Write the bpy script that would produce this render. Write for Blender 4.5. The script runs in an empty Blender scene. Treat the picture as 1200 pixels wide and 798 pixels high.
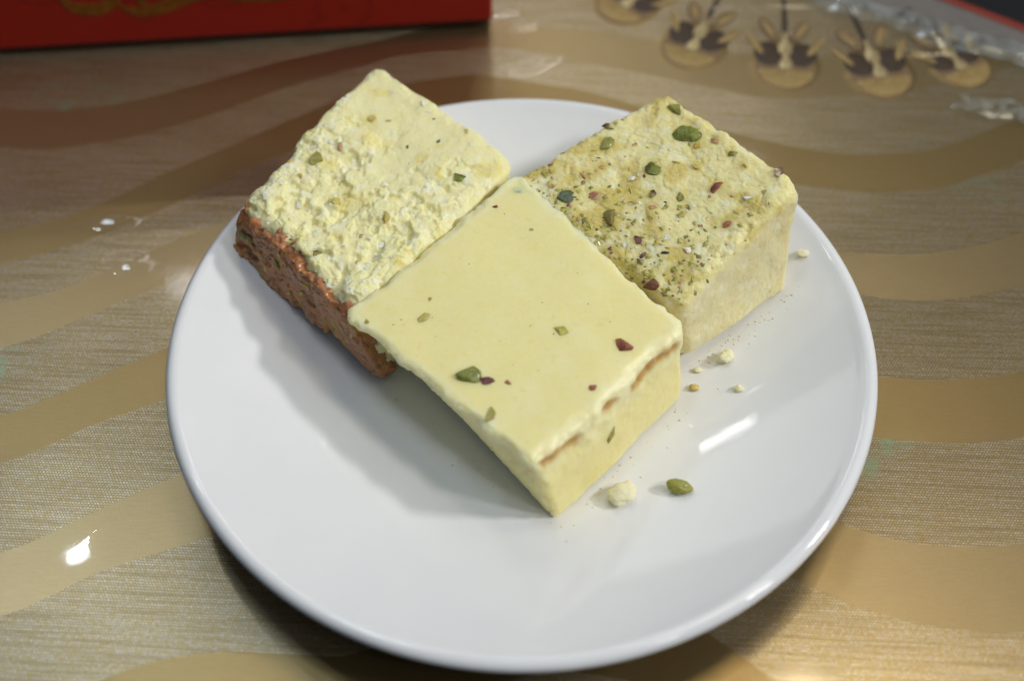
import bpy, bmesh, math, random
import numpy as np
from mathutils import Vector, Matrix
from mathutils.bvhtree import BVHTree

MM = 0.001
sc = bpy.context.scene
col = sc.collection

# ------------------------------------------------------------------ camera
cam_d = bpy.data.cameras.new('camera')
cam = bpy.data.objects.new('camera', cam_d)
col.objects.link(cam)
cam_d.sensor_width = 23.6
cam_d.lens = 1780 / 1200 * 23.6
cam_d.clip_start = 0.01
cam_d.clip_end = 50
PITCH, ROLL = 0.9146, 0.009
cam.location = (-0.0018, -0.183, 0.2546)
fw = Vector((0, math.cos(PITCH), -math.sin(PITCH)))
rt = Vector((1, 0, 0))
up = rt.cross(fw)
rt2 = rt * math.cos(ROLL) - up * math.sin(ROLL)
up2 = rt2.cross(fw)
cam.rotation_euler = Matrix((rt2, up2, -fw)).transposed().to_euler()
cam_d.dof.use_dof = True
cam_d.dof.focus_distance = (Vector((0, 0.004, 0.016)) - cam.location).dot(fw)
cam_d.dof.aperture_fstop = 5.2
sc.camera = cam

# ------------------------------------------------------------------ world: dim even light of a room
world = bpy.data.worlds.new('World')
sc.world = world
world.use_nodes = True
bg = world.node_tree.nodes['Background']
bg.inputs[0].default_value = (0.66, 0.83, 1.0, 1)
bg.inputs[1].default_value = 0.07

# ------------------------------------------------------------------ lamps
def lamp(name, az, el, dist, power, sx, sy, color, target=(0, 0, 0.01), roll=0):
    """rectangular area light; az in degrees from +x (right) towards +y (away)"""
    L = bpy.data.lights.new(name, 'AREA')
    L.shape = 'RECTANGLE'
    L.size, L.size_y = sx, sy
    L.energy = power
    L.color = color
    o = bpy.data.objects.new(name, L)
    a, e = math.radians(az), math.radians(el)
    d = Vector((math.cos(a) * math.cos(e), math.sin(a) * math.cos(e), math.sin(e)))
    o.location = Vector(target) + d * dist
    o.rotation_euler = (Matrix.Rotation(roll, 3, d) @ d.to_track_quat('Z', 'Y').to_matrix()).to_euler()
    col.objects.link(o)
    return o

WARM = (1.0, 0.985, 0.965)
COOL = (0.80, 0.90, 1.0)
lamp('lamp_key', -1, 38, 2.6, 34.0, 0.30, 0.16, WARM)
lamp('lamp_second', -20, 44, 2.6, 15.0, 0.26, 0.16, WARM)
lamp('lamp_third', -46, 52, 2.6, 7.0, 0.26, 0.16, (1, 0.98, 0.97))
lamp('tube_far', 92, 45, 2.3, 2.1, 0.95, 0.024, (1, 1, 1))
lamp('tube_near', 94, 49, 2.3, 1.2, 0.95, 0.03, (1, 1, 1))
lamp('bulb_left', 119.6, 56.7, 2.1, 1.1, 0.055, 0.045, COOL, target=(-0.0848, -0.0385, 0))
lamp('fill_cool', 134, 73, 2.4, 7.0, 0.40, 0.28, (0.70, 0.85, 1.0))  # added cool fill that gives the cloth its silver sheen at left
lamp('backdrop_light', 107, 36, 3.0, 5, 1.3, 0.75, (0.97, 0.98, 1.0))  # stands in for an unseen bright backdrop; its edge shapes the reflection
lamp('fill_warm', 48, 69, 2.4, 8.5, 0.6, 0.4, (1.0, 0.86, 0.60))  # added warm fill that turns the cloth golden at lower right
# added overhead fill, stands in for light bounced off an unseen ceiling
Lc = bpy.data.lights.new('ceiling_fill', 'AREA'); Lc.shape = 'RECTANGLE'; Lc.size, Lc.size_y = 4.2, 4.0; Lc.energy = 10.5; Lc.color = (0.50, 0.73, 1.0)
oc = bpy.data.objects.new('ceiling_fill', Lc); oc.location = (0, -0.55, 2.2); col.objects.link(oc)

sc.view_settings.view_transform = 'Standard'
sc.view_settings.look = 'None'
sc.view_settings.exposure = -0.27
sc.view_settings.gamma = 1
sc.render.engine = 'CYCLES'
sc.cycles.use_denoising = True
sc.cycles.max_bounces = 7
sc.cycles.use_adaptive_sampling = True
sc.cycles.adaptive_threshold = 0.02
sc.cycles.sample_clamp_indirect = 4.0
sc.cycles.transparent_max_bounces = 12
sc.cycles.caustics_reflective = False
sc.cycles.caustics_refractive = False

# ------------------------------------------------------------------ numpy noise
def _hash(ix, iy, iz, seed):
    h = (ix.astype(np.int64) * 374761393 + iy.astype(np.int64) * 668265263 + iz.astype(np.int64) * 2147483647 + seed * 974711) & 0xFFFFFFFF
    h = ((h ^ (h >> 13)) * 1274126177) & 0xFFFFFFFF
    h = ((h ^ (h >> 16)) * 2246822519) & 0xFFFFFFFF
    return ((h ^ (h >> 15)) & 0xFFFFFF) / float(0xFFFFFF)

def vnoise(p, seed=0):
    """smooth value noise, 0..1"""
    i = np.floor(p).astype(np.int64)
    f = p - i
    f = f * f * f * (f * (f * 6 - 15) + 10)
    r = 0
    for dx in (0, 1):
        wx = f[:, 0] if dx else 1 - f[:, 0]
        for dy in (0, 1):
            wy = f[:, 1] if dy else 1 - f[:, 1]
            for dz in (0, 1):
                wz = f[:, 2] if dz else 1 - f[:, 2]
                r = r + wx * wy * wz * _hash(i[:, 0] + dx, i[:, 1] + dy, i[:, 2] + dz, seed)
    return r

def fbm(p, octaves=4, seed=0):
    s, a, t = 0, 1.0, 0
    for k in range(octaves):
        s = s + a * vnoise(p * (2 ** k) + 17.3 * k, seed + k)
        t += a
        a *= 0.5
    return s / t

def worley(p, seed=0):
    """distance to nearest feature point and that cell's random id"""
    i = np.floor(p).astype(np.int64)
    best = np.full(len(p), 9.0)
    ident = np.zeros(len(p))
    for dx in (-1, 0, 1):
        for dy in (-1, 0, 1):
            for dz in (-1, 0, 1):
                cx, cy, cz = i[:, 0] + dx, i[:, 1] + dy, i[:, 2] + dz
                fx = cx + _hash(cx, cy, cz, seed)
                fy = cy + _hash(cx, cy, cz, seed + 11)
                fz = cz + _hash(cx, cy, cz, seed + 23)
                d = np.sqrt((p[:, 0] - fx) ** 2 + (p[:, 1] - fy) ** 2 + (p[:, 2] - fz) ** 2)
                m = d < best
                best = np.where(m, d, best)
                ident = np.where(m, _hash(cx, cy, cz, seed + 37), ident)
    return best, ident

def lumps(p, cell, seed):
    d, i = worley(p / cell, seed)
    return np.sqrt(np.clip(1 - (d / 0.85) ** 2, 0, 1)) * (0.55 + 0.45 * i)

def chunks(p, cell, seed, warp=0.45):
    """broken lumps: warped cells, each at its own height"""
    q = p / cell
    w = np.stack([vnoise(q * 1.7 + 3.1, seed + 61), vnoise(q * 1.7 + 9.7, seed + 62), vnoise(q * 1.7 + 5.3, seed + 63)], 1) - 0.5
    w2 = np.stack([vnoise(q * 5.1 + 3.1, seed + 71), vnoise(q * 5.1 + 9.7, seed + 72), vnoise(q * 5.1 + 5.3, seed + 73)], 1) - 0.5
    d, i = worley(q + w * warp * 2 + w2 * warp * 0.7, seed)
    return np.sqrt(np.clip(1 - (d / 0.95) ** 2, 0, 1)) * 0.6 + (i - 0.5) * 1.0

def sstep(a, b, x):
    t = np.clip((x - a) / (b - a), 0, 1)
    return t * t * (3 - 2 * t)

# ------------------------------------------------------------------ object helpers
def link(name, me, mat=None, parent=None, smooth=True):
    o = bpy.data.objects.new(name, me)
    col.objects.link(o)
    if mat is not None and not me.materials:
        me.materials.append(mat)
    if smooth:
        me.polygons.foreach_set('use_smooth', [True] * len(me.polygons))
    if parent is not None:
        o.parent = parent
    return o

def mesh_np(name, V, F):
    me = bpy.data.meshes.new(name)
    me.from_pydata([tuple(v) for v in V], [], [tuple(f) for f in F])
    me.update()
    return me

def empty(name, loc=(0, 0, 0)):
    o = bpy.data.objects.new(name, None)
    o.empty_display_size = 0.01
    o.location = loc
    col.objects.link(o)
    return o

def tag(o, label=None, cat=None, group=None, kind=None):
    if label: o['label'] = label
    if cat: o['category'] = cat
    if group: o['group'] = group
    if kind: o['kind'] = kind
    return o

class NT:
    """small helper for writing node trees"""
    def __init__(self, name):
        self.mat = bpy.data.materials.new(name)
        self.mat.use_nodes = True
        self.t = self.mat.node_tree
        self.b = self.t.nodes['Principled BSDF']
        self.out = self.t.nodes['Material Output']
    def n(self, kind, **kw):
        nd = self.t.nodes.new(kind)
        for k, v in kw.items():
            if k in nd.inputs:
                nd.inputs[k].default_value = v
            else:
                setattr(nd, k, v)
        return nd
    def l(self, a, b):
        self.t.links.new(a, b)
    def set(self, **kw):
        for k, v in kw.items():
            self.b.inputs[k.replace('_', ' ')].default_value = v
    def math(self, op, a, b=None, c=None):
        nd = self.t.nodes.new('ShaderNodeMath')
        nd.operation = op
        for i, x in enumerate((a, b, c)):
            if x is None: continue
            if isinstance(x, (int, float)): nd.inputs[i].default_value = x
            else: self.l(x, nd.inputs[i])
        return nd.outputs[0]
    def mix(self, fac, a, b):
        nd = self.t.nodes.new('ShaderNodeMix')
        nd.data_type = 'RGBA'
        for i, x in ((0, fac), (6, a), (7, b)):
            if isinstance(x, (int, float)): nd.inputs[i].default_value = x
            elif isinstance(x, tuple): nd.inputs[i].default_value = (*x, 1) if len(x) == 3 else x
            else: self.l(x, nd.inputs[i])
        return nd.outputs[2]
    def ramp(self, fac, stops):
        nd = self.t.nodes.new('ShaderNodeValToRGB')
        e = nd.color_ramp.elements
        while len(e) < len(stops): e.new(0.5)
        for k, (p, c) in enumerate(stops):
            e[k].position = p
            e[k].color = (*c, 1) if isinstance(c, tuple) else (c, c, c, 1)
        self.l(fac, nd.inputs[0])
        return nd.outputs[0]
    def coords(self, scale=1000.0, rot=0.0):
        tc = self.n('ShaderNodeTexCoord')
        mp = self.n('ShaderNodeMapping')
        mp.inputs['Scale'].default_value = (scale,) * 3
        mp.inputs['Rotation'].default_value = (0, 0, rot)
        self.l(tc.outputs['Object'], mp.inputs[0])
        return mp.outputs[0]
    def noise(self, vec, scale, detail=4, rough=0.5):
        nd = self.n('ShaderNodeTexNoise')
        nd.inputs['Scale'].default_value = scale
        nd.inputs['Detail'].default_value = detail
        nd.inputs['Roughness'].default_value = rough
        self.l(vec, nd.inputs['Vector'])
        return nd.outputs[0]
    def bump(self, h, dist, strength=1.0):
        nd = self.n('ShaderNodeBump')
        nd.inputs['Strength'].default_value = strength
        nd.inputs['Distance'].default_value = dist
        self.l(h, nd.inputs['Height'])
        self.l(nd.outputs[0], self.b.inputs['Normal'])
        return nd

# ------------------------------------------------------------------ materials of the setting
def cloth_twill(name, base, base2, metal, rough):
    m = NT(name)
    v = m.coords(1000, 0.06)
    vr = m.coords(1000, 0.75)
    w = m.n('ShaderNodeTexWave', Scale=0.95, Distortion=0.6)
    m.l(vr, w.inputs['Vector'])
    fine = m.noise(v, 2.6, 3, 0.6)
    st = m.n('ShaderNodeMapping'); st.inputs['Scale'].default_value = (0.25, 3.2, 1)
    m.l(v, st.inputs[0])
    thread = m.noise(st.outputs[0], 1.0, 3, 0.6)
    big = m.noise(v, 0.035, 3, 0.5)
    t = m.math('ADD', m.math('MULTIPLY', w.outputs['Fac'], 0.35), m.math('ADD', m.math('MULTIPLY', fine, 0.35), m.math('MULTIPLY', thread, 0.35)))
    c = m.mix(m.ramp(t, [(0.3, 0.0), (0.75, 1.0)]), base2, base)
    c = m.mix(m.math('MULTIPLY', m.ramp(big, [(0.35, 0.0), (0.7, 1.0)]), 0.3), c, tuple(x * 0.8 for x in base))
    m.l(c, m.b.inputs['Base Color'])
    m.set(Metallic=metal, Roughness=rough)
    m.bump(t, 0.00006, 0.8)
    return m.mat

def cloth_weave(name, hi, hi2, lo, metal, rough):
    m = NT(name)
    v = m.coords(1000, 0.06)
    b = m.n('ShaderNodeTexBrick', Scale=1.0)
    b.offset = 0.5
    b.squash = 1.0
    b.inputs['Mortar Size'].default_value = 0.085
    b.inputs['Mortar Smooth'].default_value = 0.7
    b.inputs['Bias'].default_value = 0.0
    b.inputs['Brick Width'].default_value = 0.62
    b.inputs['Row Height'].default_value = 0.56
    b.inputs['Color1'].default_value = (*hi, 1)
    b.inputs['Color2'].default_value = (*hi2, 1)
    b.inputs['Mortar'].default_value = (*lo, 1)
    wob = m.noise(v, 0.5, 2)
    vv = m.n('ShaderNodeVectorMath', operation='MULTIPLY_ADD')
    cmb = m.n('ShaderNodeCombineXYZ')
    m.l(wob, cmb.inputs[0]); m.l(wob, cmb.inputs[1])
    m.l(cmb.outputs[0], vv.inputs[0]); vv.inputs[1].default_value = (0.25, 0.25, 0); m.l(v, vv.inputs[2])
    m.l(vv.outputs[0], b.inputs['Vector'])
    fine = m.noise(v, 2.0, 3, 0.7)
    stp = m.n('ShaderNodeMapping'); stp.inputs['Scale'].default_value = (0.05, 1.4, 1)
    m.l(v, stp.inputs[0])
    rows = m.noise(stp.outputs[0], 1.0, 2, 0.5)
    c = m.mix(m.ramp(fine, [(0.35, 0.0), (0.7, 0.55)]), b.outputs['Color'], lo)
    c = m.mix(m.ramp(rows, [(0.42, 0.0), (0.68, 0.5)]), c, lo)
    shim = m.math('MULTIPLY', m.ramp(m.noise(v, 0.022, 2, 0.4), [(0.62, 0.0), (0.70, 1.0)]), m.ramp(m.noise(v, 0.16, 4, 0.7), [(0.48, 0.0), (0.64, 0.55)]))
    c = m.mix(shim, c, (0.45, 0.80, 0.50))       # green iridescent glints painted in as colour patches
    m.l(c, m.b.inputs['Base Color'])
    m.set(Metallic=metal, Roughness=rough)
    h = m.math('SUBTRACT', 1.0, b.outputs['Fac'])
    m.bump(h, 0.00012, 0.9)
    return m.mat

TW_LIGHT = cloth_twill('twill_light', (0.63, 0.475, 0.255), (0.47, 0.335, 0.155), 0.92, 0.28)
TW_BROWN = cloth_twill('twill_brown', (0.52, 0.37, 0.17), (0.38, 0.26, 0.10), 0.92, 0.3)
WEAVE = cloth_weave('weave_silver', (0.93, 0.85, 0.68), (0.85, 0.67, 0.36), (0.38, 0.25, 0.10), 0.9, 0.285)

# ------------------------------------------------------------------ floor and table under the cloth
P_A = np.array([81.6, 124.1]); P_B = np.array([124.4, 103.1])          # table's bare edge strip starts past this line
d_edge = (P_B - P_A) / np.linalg.norm(P_B - P_A)
n_edge = np.array([-d_edge[1], d_edge[0]])
if n_edge @ np.array([1, 1]) < 0: n_edge = -n_edge

def clip_half(me, p, n):
    bm = bmesh.new(); bm.from_mesh(me)
    bmesh.ops.bisect_plane(bm, geom=bm.verts[:] + bm.edges[:] + bm.faces[:], plane_co=Vector((p[0] * MM, p[1] * MM, 0)), plane_no=Vector((n[0], n[1], 0)), clear_outer=True, dist=1e-6)
    bm.to_mesh(me); bm.free(); me.update()

m = NT('floor_dark')
v = m.coords(1, 0)
m.l(m.ramp(m.noise(v, 9, 4), [(0.3, (0.010, 0.010, 0.012)), (0.8, (0.02, 0.02, 0.022))]), m.b.inputs['Base Color'])
m.set(Roughness=0.6)
fl = mesh_np('floor', [(-3, -3, -0.74), (3, -3, -0.74), (3, 3, -0.74), (-3, 3, -0.74)], [(0, 1, 2, 3)])
tag(link('floor', fl, m.mat, smooth=False), kind='structure')

m = NT('laminate_grey')
v = m.coords(1000)
m.l(m.ramp(m.noise(v, 0.25, 5, 0.6), [(0.3, (0.13, 0.115, 0.105)), (0.75, (0.17, 0.155, 0.14))]), m.b.inputs['Base Color'])
m.set(Roughness=0.42)
GREY = m.mat
m = NT('trim_red'); m.set(Base_Color=(0.24, 0.03, 0.015, 1), Roughness=0.4)
v = m.coords(1000); m.bump(m.noise(v, 0.4, 3), 0.0002, 0.4)
TRIM = m.mat

def slab(name, poly, z0, z1, mat, parent, bev=0.0):
    bm = bmesh.new()
    vs = [bm.verts.new((x * MM, y * MM, z0 * MM)) for x, y in poly]
    f = bm.faces.new(vs)
    r = bmesh.ops.extrude_face_region(bm, geom=[f])
    for e in r['geom']:
        if isinstance(e, bmesh.types.BMVert): e.co.z = z1 * MM
    bmesh.ops.recalc_face_normals(bm, faces=bm.faces[:])
    if bev:
        bmesh.ops.bevel(bm, geom=bm.edges[:], offset=bev * MM, segments=3, affect='EDGES', profile=0.5)
    me = bpy.data.meshes.new(name); bm.to_mesh(me); bm.free()
    return link(name, me, mat, parent, smooth=False)

# red trim line measured on the table: (105.7,124.4) -> (126,111)
R_A = np.array([105.7, 124.4]); R_B = np.array([126.0, 111.0])
d_red = (R_B - R_A) / np.linalg.norm(R_B - R_A)
n_red = np.array([-d_red[1], d_red[0]])
if n_red @ np.array([1, 1]) < 0: n_red = -n_red
def on_red(t, off): return tuple(R_A + d_red * t + n_red * off)
table = empty('table', (0, 0, 0))
tag(table, 'grey laminate table top with a red edge trim, bare at the back corner', 'table')
a, b = on_red(-230, 0), on_red(190, 0)
slab('table_top', [(-330, -260), (b[0], -260), b, a, (-330, a[1])], -26, -1.2, GREY, table)
a0, a1, b0, b1 = on_red(-230, 0.15), on_red(-230, 2.6), on_red(190, 0.15), on_red(190, 2.6)
slab('edge_trim', [b0, b1, a1, a0], -26.5, -0.9, TRIM, table, 0.6)

# ------------------------------------------------------------------ tablecloth: woven wave bands
CURVES = [
  [(-125.5, 85.2), (-109.7, 83.4), (-92.8, 86.5), (-77.2, 92.7), (-59.2, 100.3), (-34.4, 107.9), (-11.2, 115.6), (18.9, 110.8), (60.7, 100.7), (92.3, 100.2), (125.1, 106.8)],
  [(-122.6, 71.7), (-110.4, 70.7), (-92.9, 74.0), (-73.7, 81.5), (-54.3, 92.1), (-27.8, 102.6), (-2.5, 105.1), (31.0, 94.8), (59.3, 85.5), (90.3, 86.5), (123.0, 96.0)],
  [(-116.9, 44.8), (-98.8, 50.8), (-81.2, 63.0), (-62.7, 74.4), (-39.5, 89.3), (-10.7, 95.7), (18.3, 88.6), (42.3, 77.2), (63.8, 69.6), (77.3, 66.4), (97.5, 68.0), (119.4, 78.2)],
  [(-114.8, 35.3), (-97.2, 41.8), (-79.7, 52.3), (-61.6, 64.7), (-38.7, 77.6), (-10.5, 83.8), (17.9, 75.5), (41.4, 64.6), (64.4, 57.0), (81.6, 54.3), (97.4, 55.8), (116.7, 64.1)],
  [(-112.5, 24.4), (-101.9, 26.9), (-93.5, 31.8), (-83.3, 38.1), (-69.2, 46.4), (-41.5, 60.8), (-10.1, 65.3), (21.3, 56.2), (47.6, 43.5), (71.6, 36.7), (84.7, 35.9), (96.1, 36.8), (112.2, 41.7)],
  [(-109.8, 11.6), (-98.3, 17.5), (-88.4, 23.5), (-76.4, 29.6), (-58.8, 38.4), (-36.7, 47.6), (-9.8, 50.5), (20.8, 41.9), (50.2, 29.9), (74.1, 24.4), (84.5, 22.6), (95.7, 23.2), (109.3, 26.9)],
  [(-106.1, -5.9), (-96.7, -0.5), (-87.1, 5.1), (-74.8, 12.0), (-56.8, 20.3), (-35.3, 27.7), (-9.4, 29.2), (20.1, 20.0), (48.3, 7.8), (75.2, 2.5), (88.4, 1.6), (104.6, 3.3)],
  [(-103.7, -17.3), (-94.5, -12.1), (-88.3, -7.8), (-73.6, -1.7), (-55.2, 6.6), (-34.3, 12.5), (-9.0, 13.9), (19.6, 5.2), (47.0, -6.8), (72.2, -12.8), (87.4, -14.2), (101.3, -13.1)],
  [(-99.3, -37.7), (-90.6, -32.3), (-80.1, -26.0), (-69.2, -20.4), (-53.1, -12.7), (-32.9, -7.2), (-8.6, -6.6), (15.5, -13.0), (40.4, -23.8), (60.9, -32.3), (70.6, -35.9), (78.5, -37.7), (96.5, -37.5)],
  [(-96.4, -51.2), (-88.0, -45.8), (-80.8, -41.2), (-66.9, -36.4), (-51.2, -30.6), (-31.6, -26.5), (-8.2, -25.3), (15.1, -28.9), (34.5, -36.3), (50.9, -43.9), (59.1, -49.2), (69.7, -53.1), (80.4, -55.2), (92.7, -56.3)],
  [(-91.6, -73.8), (-80.4, -65.2), (-75.4, -63.0), (-68.2, -59.6), (-55.9, -58.1), (-43.4, -58.5), (-32.4, -59.8), (-17.1, -53.1), (5.0, -45.8), (24.1, -49.5), (36.0, -56.4), (40.6, -61.4), (47.8, -66.8), (59.5, -70.8), (89.3, -73.7)],
]
XS = np.concatenate([np.linspace(-320, -135, 30), np.linspace(-133, 133, 330), np.linspace(135, 320, 30)])
def curve_y(c):
    c = np.array(c)
    xl, xr = c[0, 0], c[-1, 0]
    pts = [(xl - 200, c[0, 1] + 8), (xl - 130, c[0, 1] + 40), (xl - 60, c[0, 1] + 6)] + [tuple(q) for q in c] + [(xr + 60, c[-1, 1] + 30), (xr + 130, c[-1, 1] + 4), (xr + 200, c[-1, 1] + 20)]
    q = np.array(pts)
    y = np.interp(XS, q[:, 0], q[:, 1])
    # smooth the polyline with a gaussian of ~5 mm along x
    xx = np.linspace(-320, 320, 1281)
    yy = np.interp(xx, XS, y)
    k = np.exp(-0.5 * (np.arange(-24, 25) / 7.0) ** 2); k /= k.sum()
    yy = np.convolve(np.pad(yy, 24, mode='edge'), k, mode='valid')
    return np.interp(XS, xx, yy)
ys = [curve_y(c) for c in CURVES]
top_rows = [ys[0] + d for d in (150, 128, 96, 80, 52, 26)]
low_rows = [ys[-1] - d for d in (16, 42, 60, 92, 110, 150, 175)]
rows = top_rows + ys + low_rows
for k in range(1, len(rows)): rows[k] = np.minimum(rows[k], rows[k - 1] - 1.0)
V, F, MI = [], [], []
nx = len(XS)
for r in rows:
    for x, y in zip(XS, r): V.append((x * MM, y * MM, 0))
for k in range(len(rows) - 1):
    kk = k - len(top_rows)
    if kk % 2 == 0: mi = 0 if (kk // 2) % 2 == 0 else 1
    else: mi = 2
    if kk == 10: mi = 1
    for i in range(nx - 1):
        F.append((k * nx + i + 1, k * nx + i, (k + 1) * nx + i, (k + 1) * nx + i + 1)); MI.append(mi)
me = mesh_np('tablecloth', V, F)
for mt in (TW_LIGHT, TW_BROWN, WEAVE): me.materials.append(mt)
me.polygons.foreach_set('material_index', MI)
clip_half(me, P_A - n_edge * 3.0, n_edge)
bm = bmesh.new(); bm.from_mesh(me)
bmesh.ops.recalc_face_normals(bm, faces=bm.faces[:])
if sum(f.normal.z for f in bm.faces) < 0: bmesh.ops.reverse_faces(bm, faces=bm.faces[:])
bm.to_mesh(me); bm.free()
cloth = empty('tablecloth')
tag(cloth, 'gold and silver brocade tablecloth woven with curving wave bands', 'tablecloth')
link('fabric', me, None, cloth, smooth=False)

# border motifs near the table's corner
m = NT('motif_gold'); v = m.coords(1000)
m.l(m.ramp(m.noise(v, 1.6, 4), [(0.3, (0.30, 0.19, 0.06)), (0.7, (0.52, 0.38, 0.16))]), m.b.inputs['Base Color']); m.set(Metallic=0.4, Roughness=0.45)
M_GOLD = m.mat
m = NT('motif_pale'); v = m.coords(1000)
m.l(m.ramp(m.noise(v, 1.2, 4), [(0.3, (0.40, 0.29, 0.12)), (0.7, (0.68, 0.56, 0.32))]), m.b.inputs['Base Color']); m.set(Metallic=0.5, Roughness=0.35)
M_PALE = m.mat
m = NT('motif_brown'); v = m.coords(1000)
m.l(m.ramp(m.noise(v, 1.2, 4), [(0.3, (0.035, 0.02, 0.012)), (0.7, (0.075, 0.045, 0.022))]), m.b.inputs['Base Color']); m.set(Roughness=0.5)
M_BROWN = m.mat
m = NT('motif_tan'); v = m.coords(1000)
m.l(m.ramp(m.noise(v, 0.9, 4), [(0.3, (0.17, 0.105, 0.05)), (0.7, (0.26, 0.17, 0.08))]), m.b.inputs['Base Color']); m.set(Roughness=0.5)
M_TAN = m.mat

def patch(name, outline, z, mat, parent, th=0.08):
    """embroidered patch: thin raised piece with a soft edge"""
    n = len(outline)
    c = np.mean(np.array(outline), axis=0)
    V = [(x, y, z) for x, y in outline] + [(c[0] + (x - c[0]) * 0.9, c[1] + (y - c[1]) * 0.9, z + th) for x, y in outline] + [(c[0], c[1], z + th * 1.15)]
    F = []
    for i in range(n):
        j = (i + 1) % n
        F += [(i, j, n + j, n + i), (n + i, n + j, 2 * n)]
    me = mesh_np(name, np.array(V) * MM, F)
    return link(name, me, mat, parent)
def ell(cx, cy, rx, ry, a0=0, a1=360, n=36, rot=0):
    out = []
    for i in range(n + (0 if abs(a1 - a0) >= 360 else 1)):
        t = math.radians(a0 + (a1 - a0) * i / n)
        x, y = rx * math.cos(t), ry * math.sin(t)
        out.append((cx + x * math.cos(rot) - y * math.sin(rot), cy + x * math.sin(rot) + y * math.cos(rot)))
    return out
def medallion(cx, cy, s, lean):
    e = empty('medallion', (cx * MM, cy * MM, 0)); e.parent = cloth; e.rotation_euler.z = lean
    patch('backing', ell(0, 2.0, 9.2 * s, 10.0 * s), 0.05, TW_BROWN, e)
    patch('rim', ell(0, 0.8, 7.9 * s, 8.0 * s), 0.16, M_TAN, e)
    patch('gold_disc', ell(0, 0, 7.1 * s, 6.4 * s, 180, 360), 0.27, M_GOLD, e)
    for sx in (-1, 1):
        patch('petal', ell(sx * 4.4 * s, 6.0 * s, 3.7 * s, 4.6 * s, rot=-0.25 * sx), 0.27, M_BROWN, e)
        patch('petal_edge', ell(sx * 7.8 * s, 9.4 * s, 1.0 * s, 4.4 * s, rot=-0.5 * sx), 0.3, M_GOLD, e)
    stem = [(-1.5 * s, 0.3), (1.5 * s, 0.3), (1.8 * s, 2.4 * s), (0.75 * s, 4.6 * s), (1.7 * s, 7.0 * s), (1.9 * s, 9.2 * s), (0.8 * s, 11.4 * s), (0.5 * s, 15 * s), (-0.5 * s, 15 * s), (-0.8 * s, 11.4 * s), (-1.9 * s, 9.2 * s), (-1.7 * s, 7.0 * s), (-0.75 * s, 4.6 * s), (-1.8 * s, 2.4 * s)]
    patch('stem', stem, 0.36, M_PALE, e)
    patch('stalk', [(-0.7, 12 * s), (0.7, 12 * s), (0.5, 30 * s), (-0.5, 30 * s)], 0.34, M_BROWN, e)
    # two small leaves beside the stalk
    for sx in (-1, 1):
        patch('leaf', ell(sx * 4.2 * s, 15.5 * s, 1.9 * s, 4.6 * s, rot=-0.45 * sx), 0.24, M_TAN, e)
        patch('leaf_tip', ell(sx * 4.4 * s, 15.8 * s, 0.8 * s, 2.9 * s, rot=-0.45 * sx), 0.36, M_GOLD, e)
    return e
for cx, cy, s, lean in ((43.0, 102.8, 0.92, -0.42), (65.7, 95.4, 0.95, -0.10), (88.9, 92.3, 0.95, 0.16), (109.5, 95.0, 0.85, 0.42), (27.0, 119.5, 0.9, -0.75)):
    medallion(cx, cy, s, lean)

# ------------------------------------------------------------------ clear plastic cover
def vinyl_mat(name, rough, tint, milk=0.0, bumpd=0.0, bscale=0.02):
    m = NT(name)
    for nd in list(m.t.nodes):
        if nd != m.out: m.t.nodes.remove(nd)
    tr = m.n('ShaderNodeBsdfTransparent'); tr.inputs[0].default_value = (*tint, 1)
    gl = m.n('ShaderNodeBsdfGlossy'); gl.inputs['Roughness'].default_value = rough
    fr = m.n('ShaderNodeLayerWeight'); fr.inputs['Blend'].default_value = 0.5
    mx = m.n('ShaderNodeMixShader')
    v = m.coords(1000)
    if bumpd:
        bp = m.n('ShaderNodeBump'); bp.inputs['Distance'].default_value = bumpd
        hgt = m.noise(v, bscale, 2, 0.4)
        m.l(hgt, bp.inputs['Height'])
        m.l(bp.outputs[0], gl.inputs['Normal']); m.l(bp.outputs[0], fr.inputs['Normal'])
    refl = m.math('MULTIPLY_ADD', m.math('POWER', fr.outputs['Facing'], 5.0), 0.95, 0.045)      # reflectance of a thin plastic sheet, same from both sides
    m.l(refl, mx.inputs[0]); m.l(tr.outputs[0], mx.inputs[1]); m.l(gl.outputs[0], mx.inputs[2])
    last = mx
    if milk:
        df = m.n('ShaderNodeBsdfDiffuse'); df.inputs[0].default_value = (0.75, 0.8, 0.76, 1)
        m2 = m.n('ShaderNodeMixShader')
        mk = m.ramp(m.noise(v, 0.35, 4, 0.6), [(0.35, 0.0), (0.75, milk)])
        m.l(mk, m2.inputs[0]); m.l(mx.outputs[0], m2.inputs[1]); m.l(df.outputs[0], m2.inputs[2])
        last = m2
    m.l(last.outputs[0], m.out.inputs[0])
    return m.mat
VINYL = vinyl_mat('clear_vinyl', 0.05, (0.97, 0.97, 0.96), 0.0, 0.00022, 0.02)
VINYL_HEM = vinyl_mat('clear_vinyl_creased', 0.09, (0.94, 0.96, 0.95), 0.30, 0.0006, 0.06)

Z_V = 0.9   # mm
gx = np.concatenate([np.linspace(-320, -140, 20)[:-1], np.linspace(-140, 140, 620), np.linspace(140, 320, 20)[1:]])
gy = np.concatenate([np.linspace(-235, -75, 18)[:-1], np.linspace(-75, 135, 466), np.linspace(135, 250, 14)[1:]])
GX, GY = np.meshgrid(gx, gy, indexing='ij')
Zv = np.full(GX.shape, Z_V)
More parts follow.
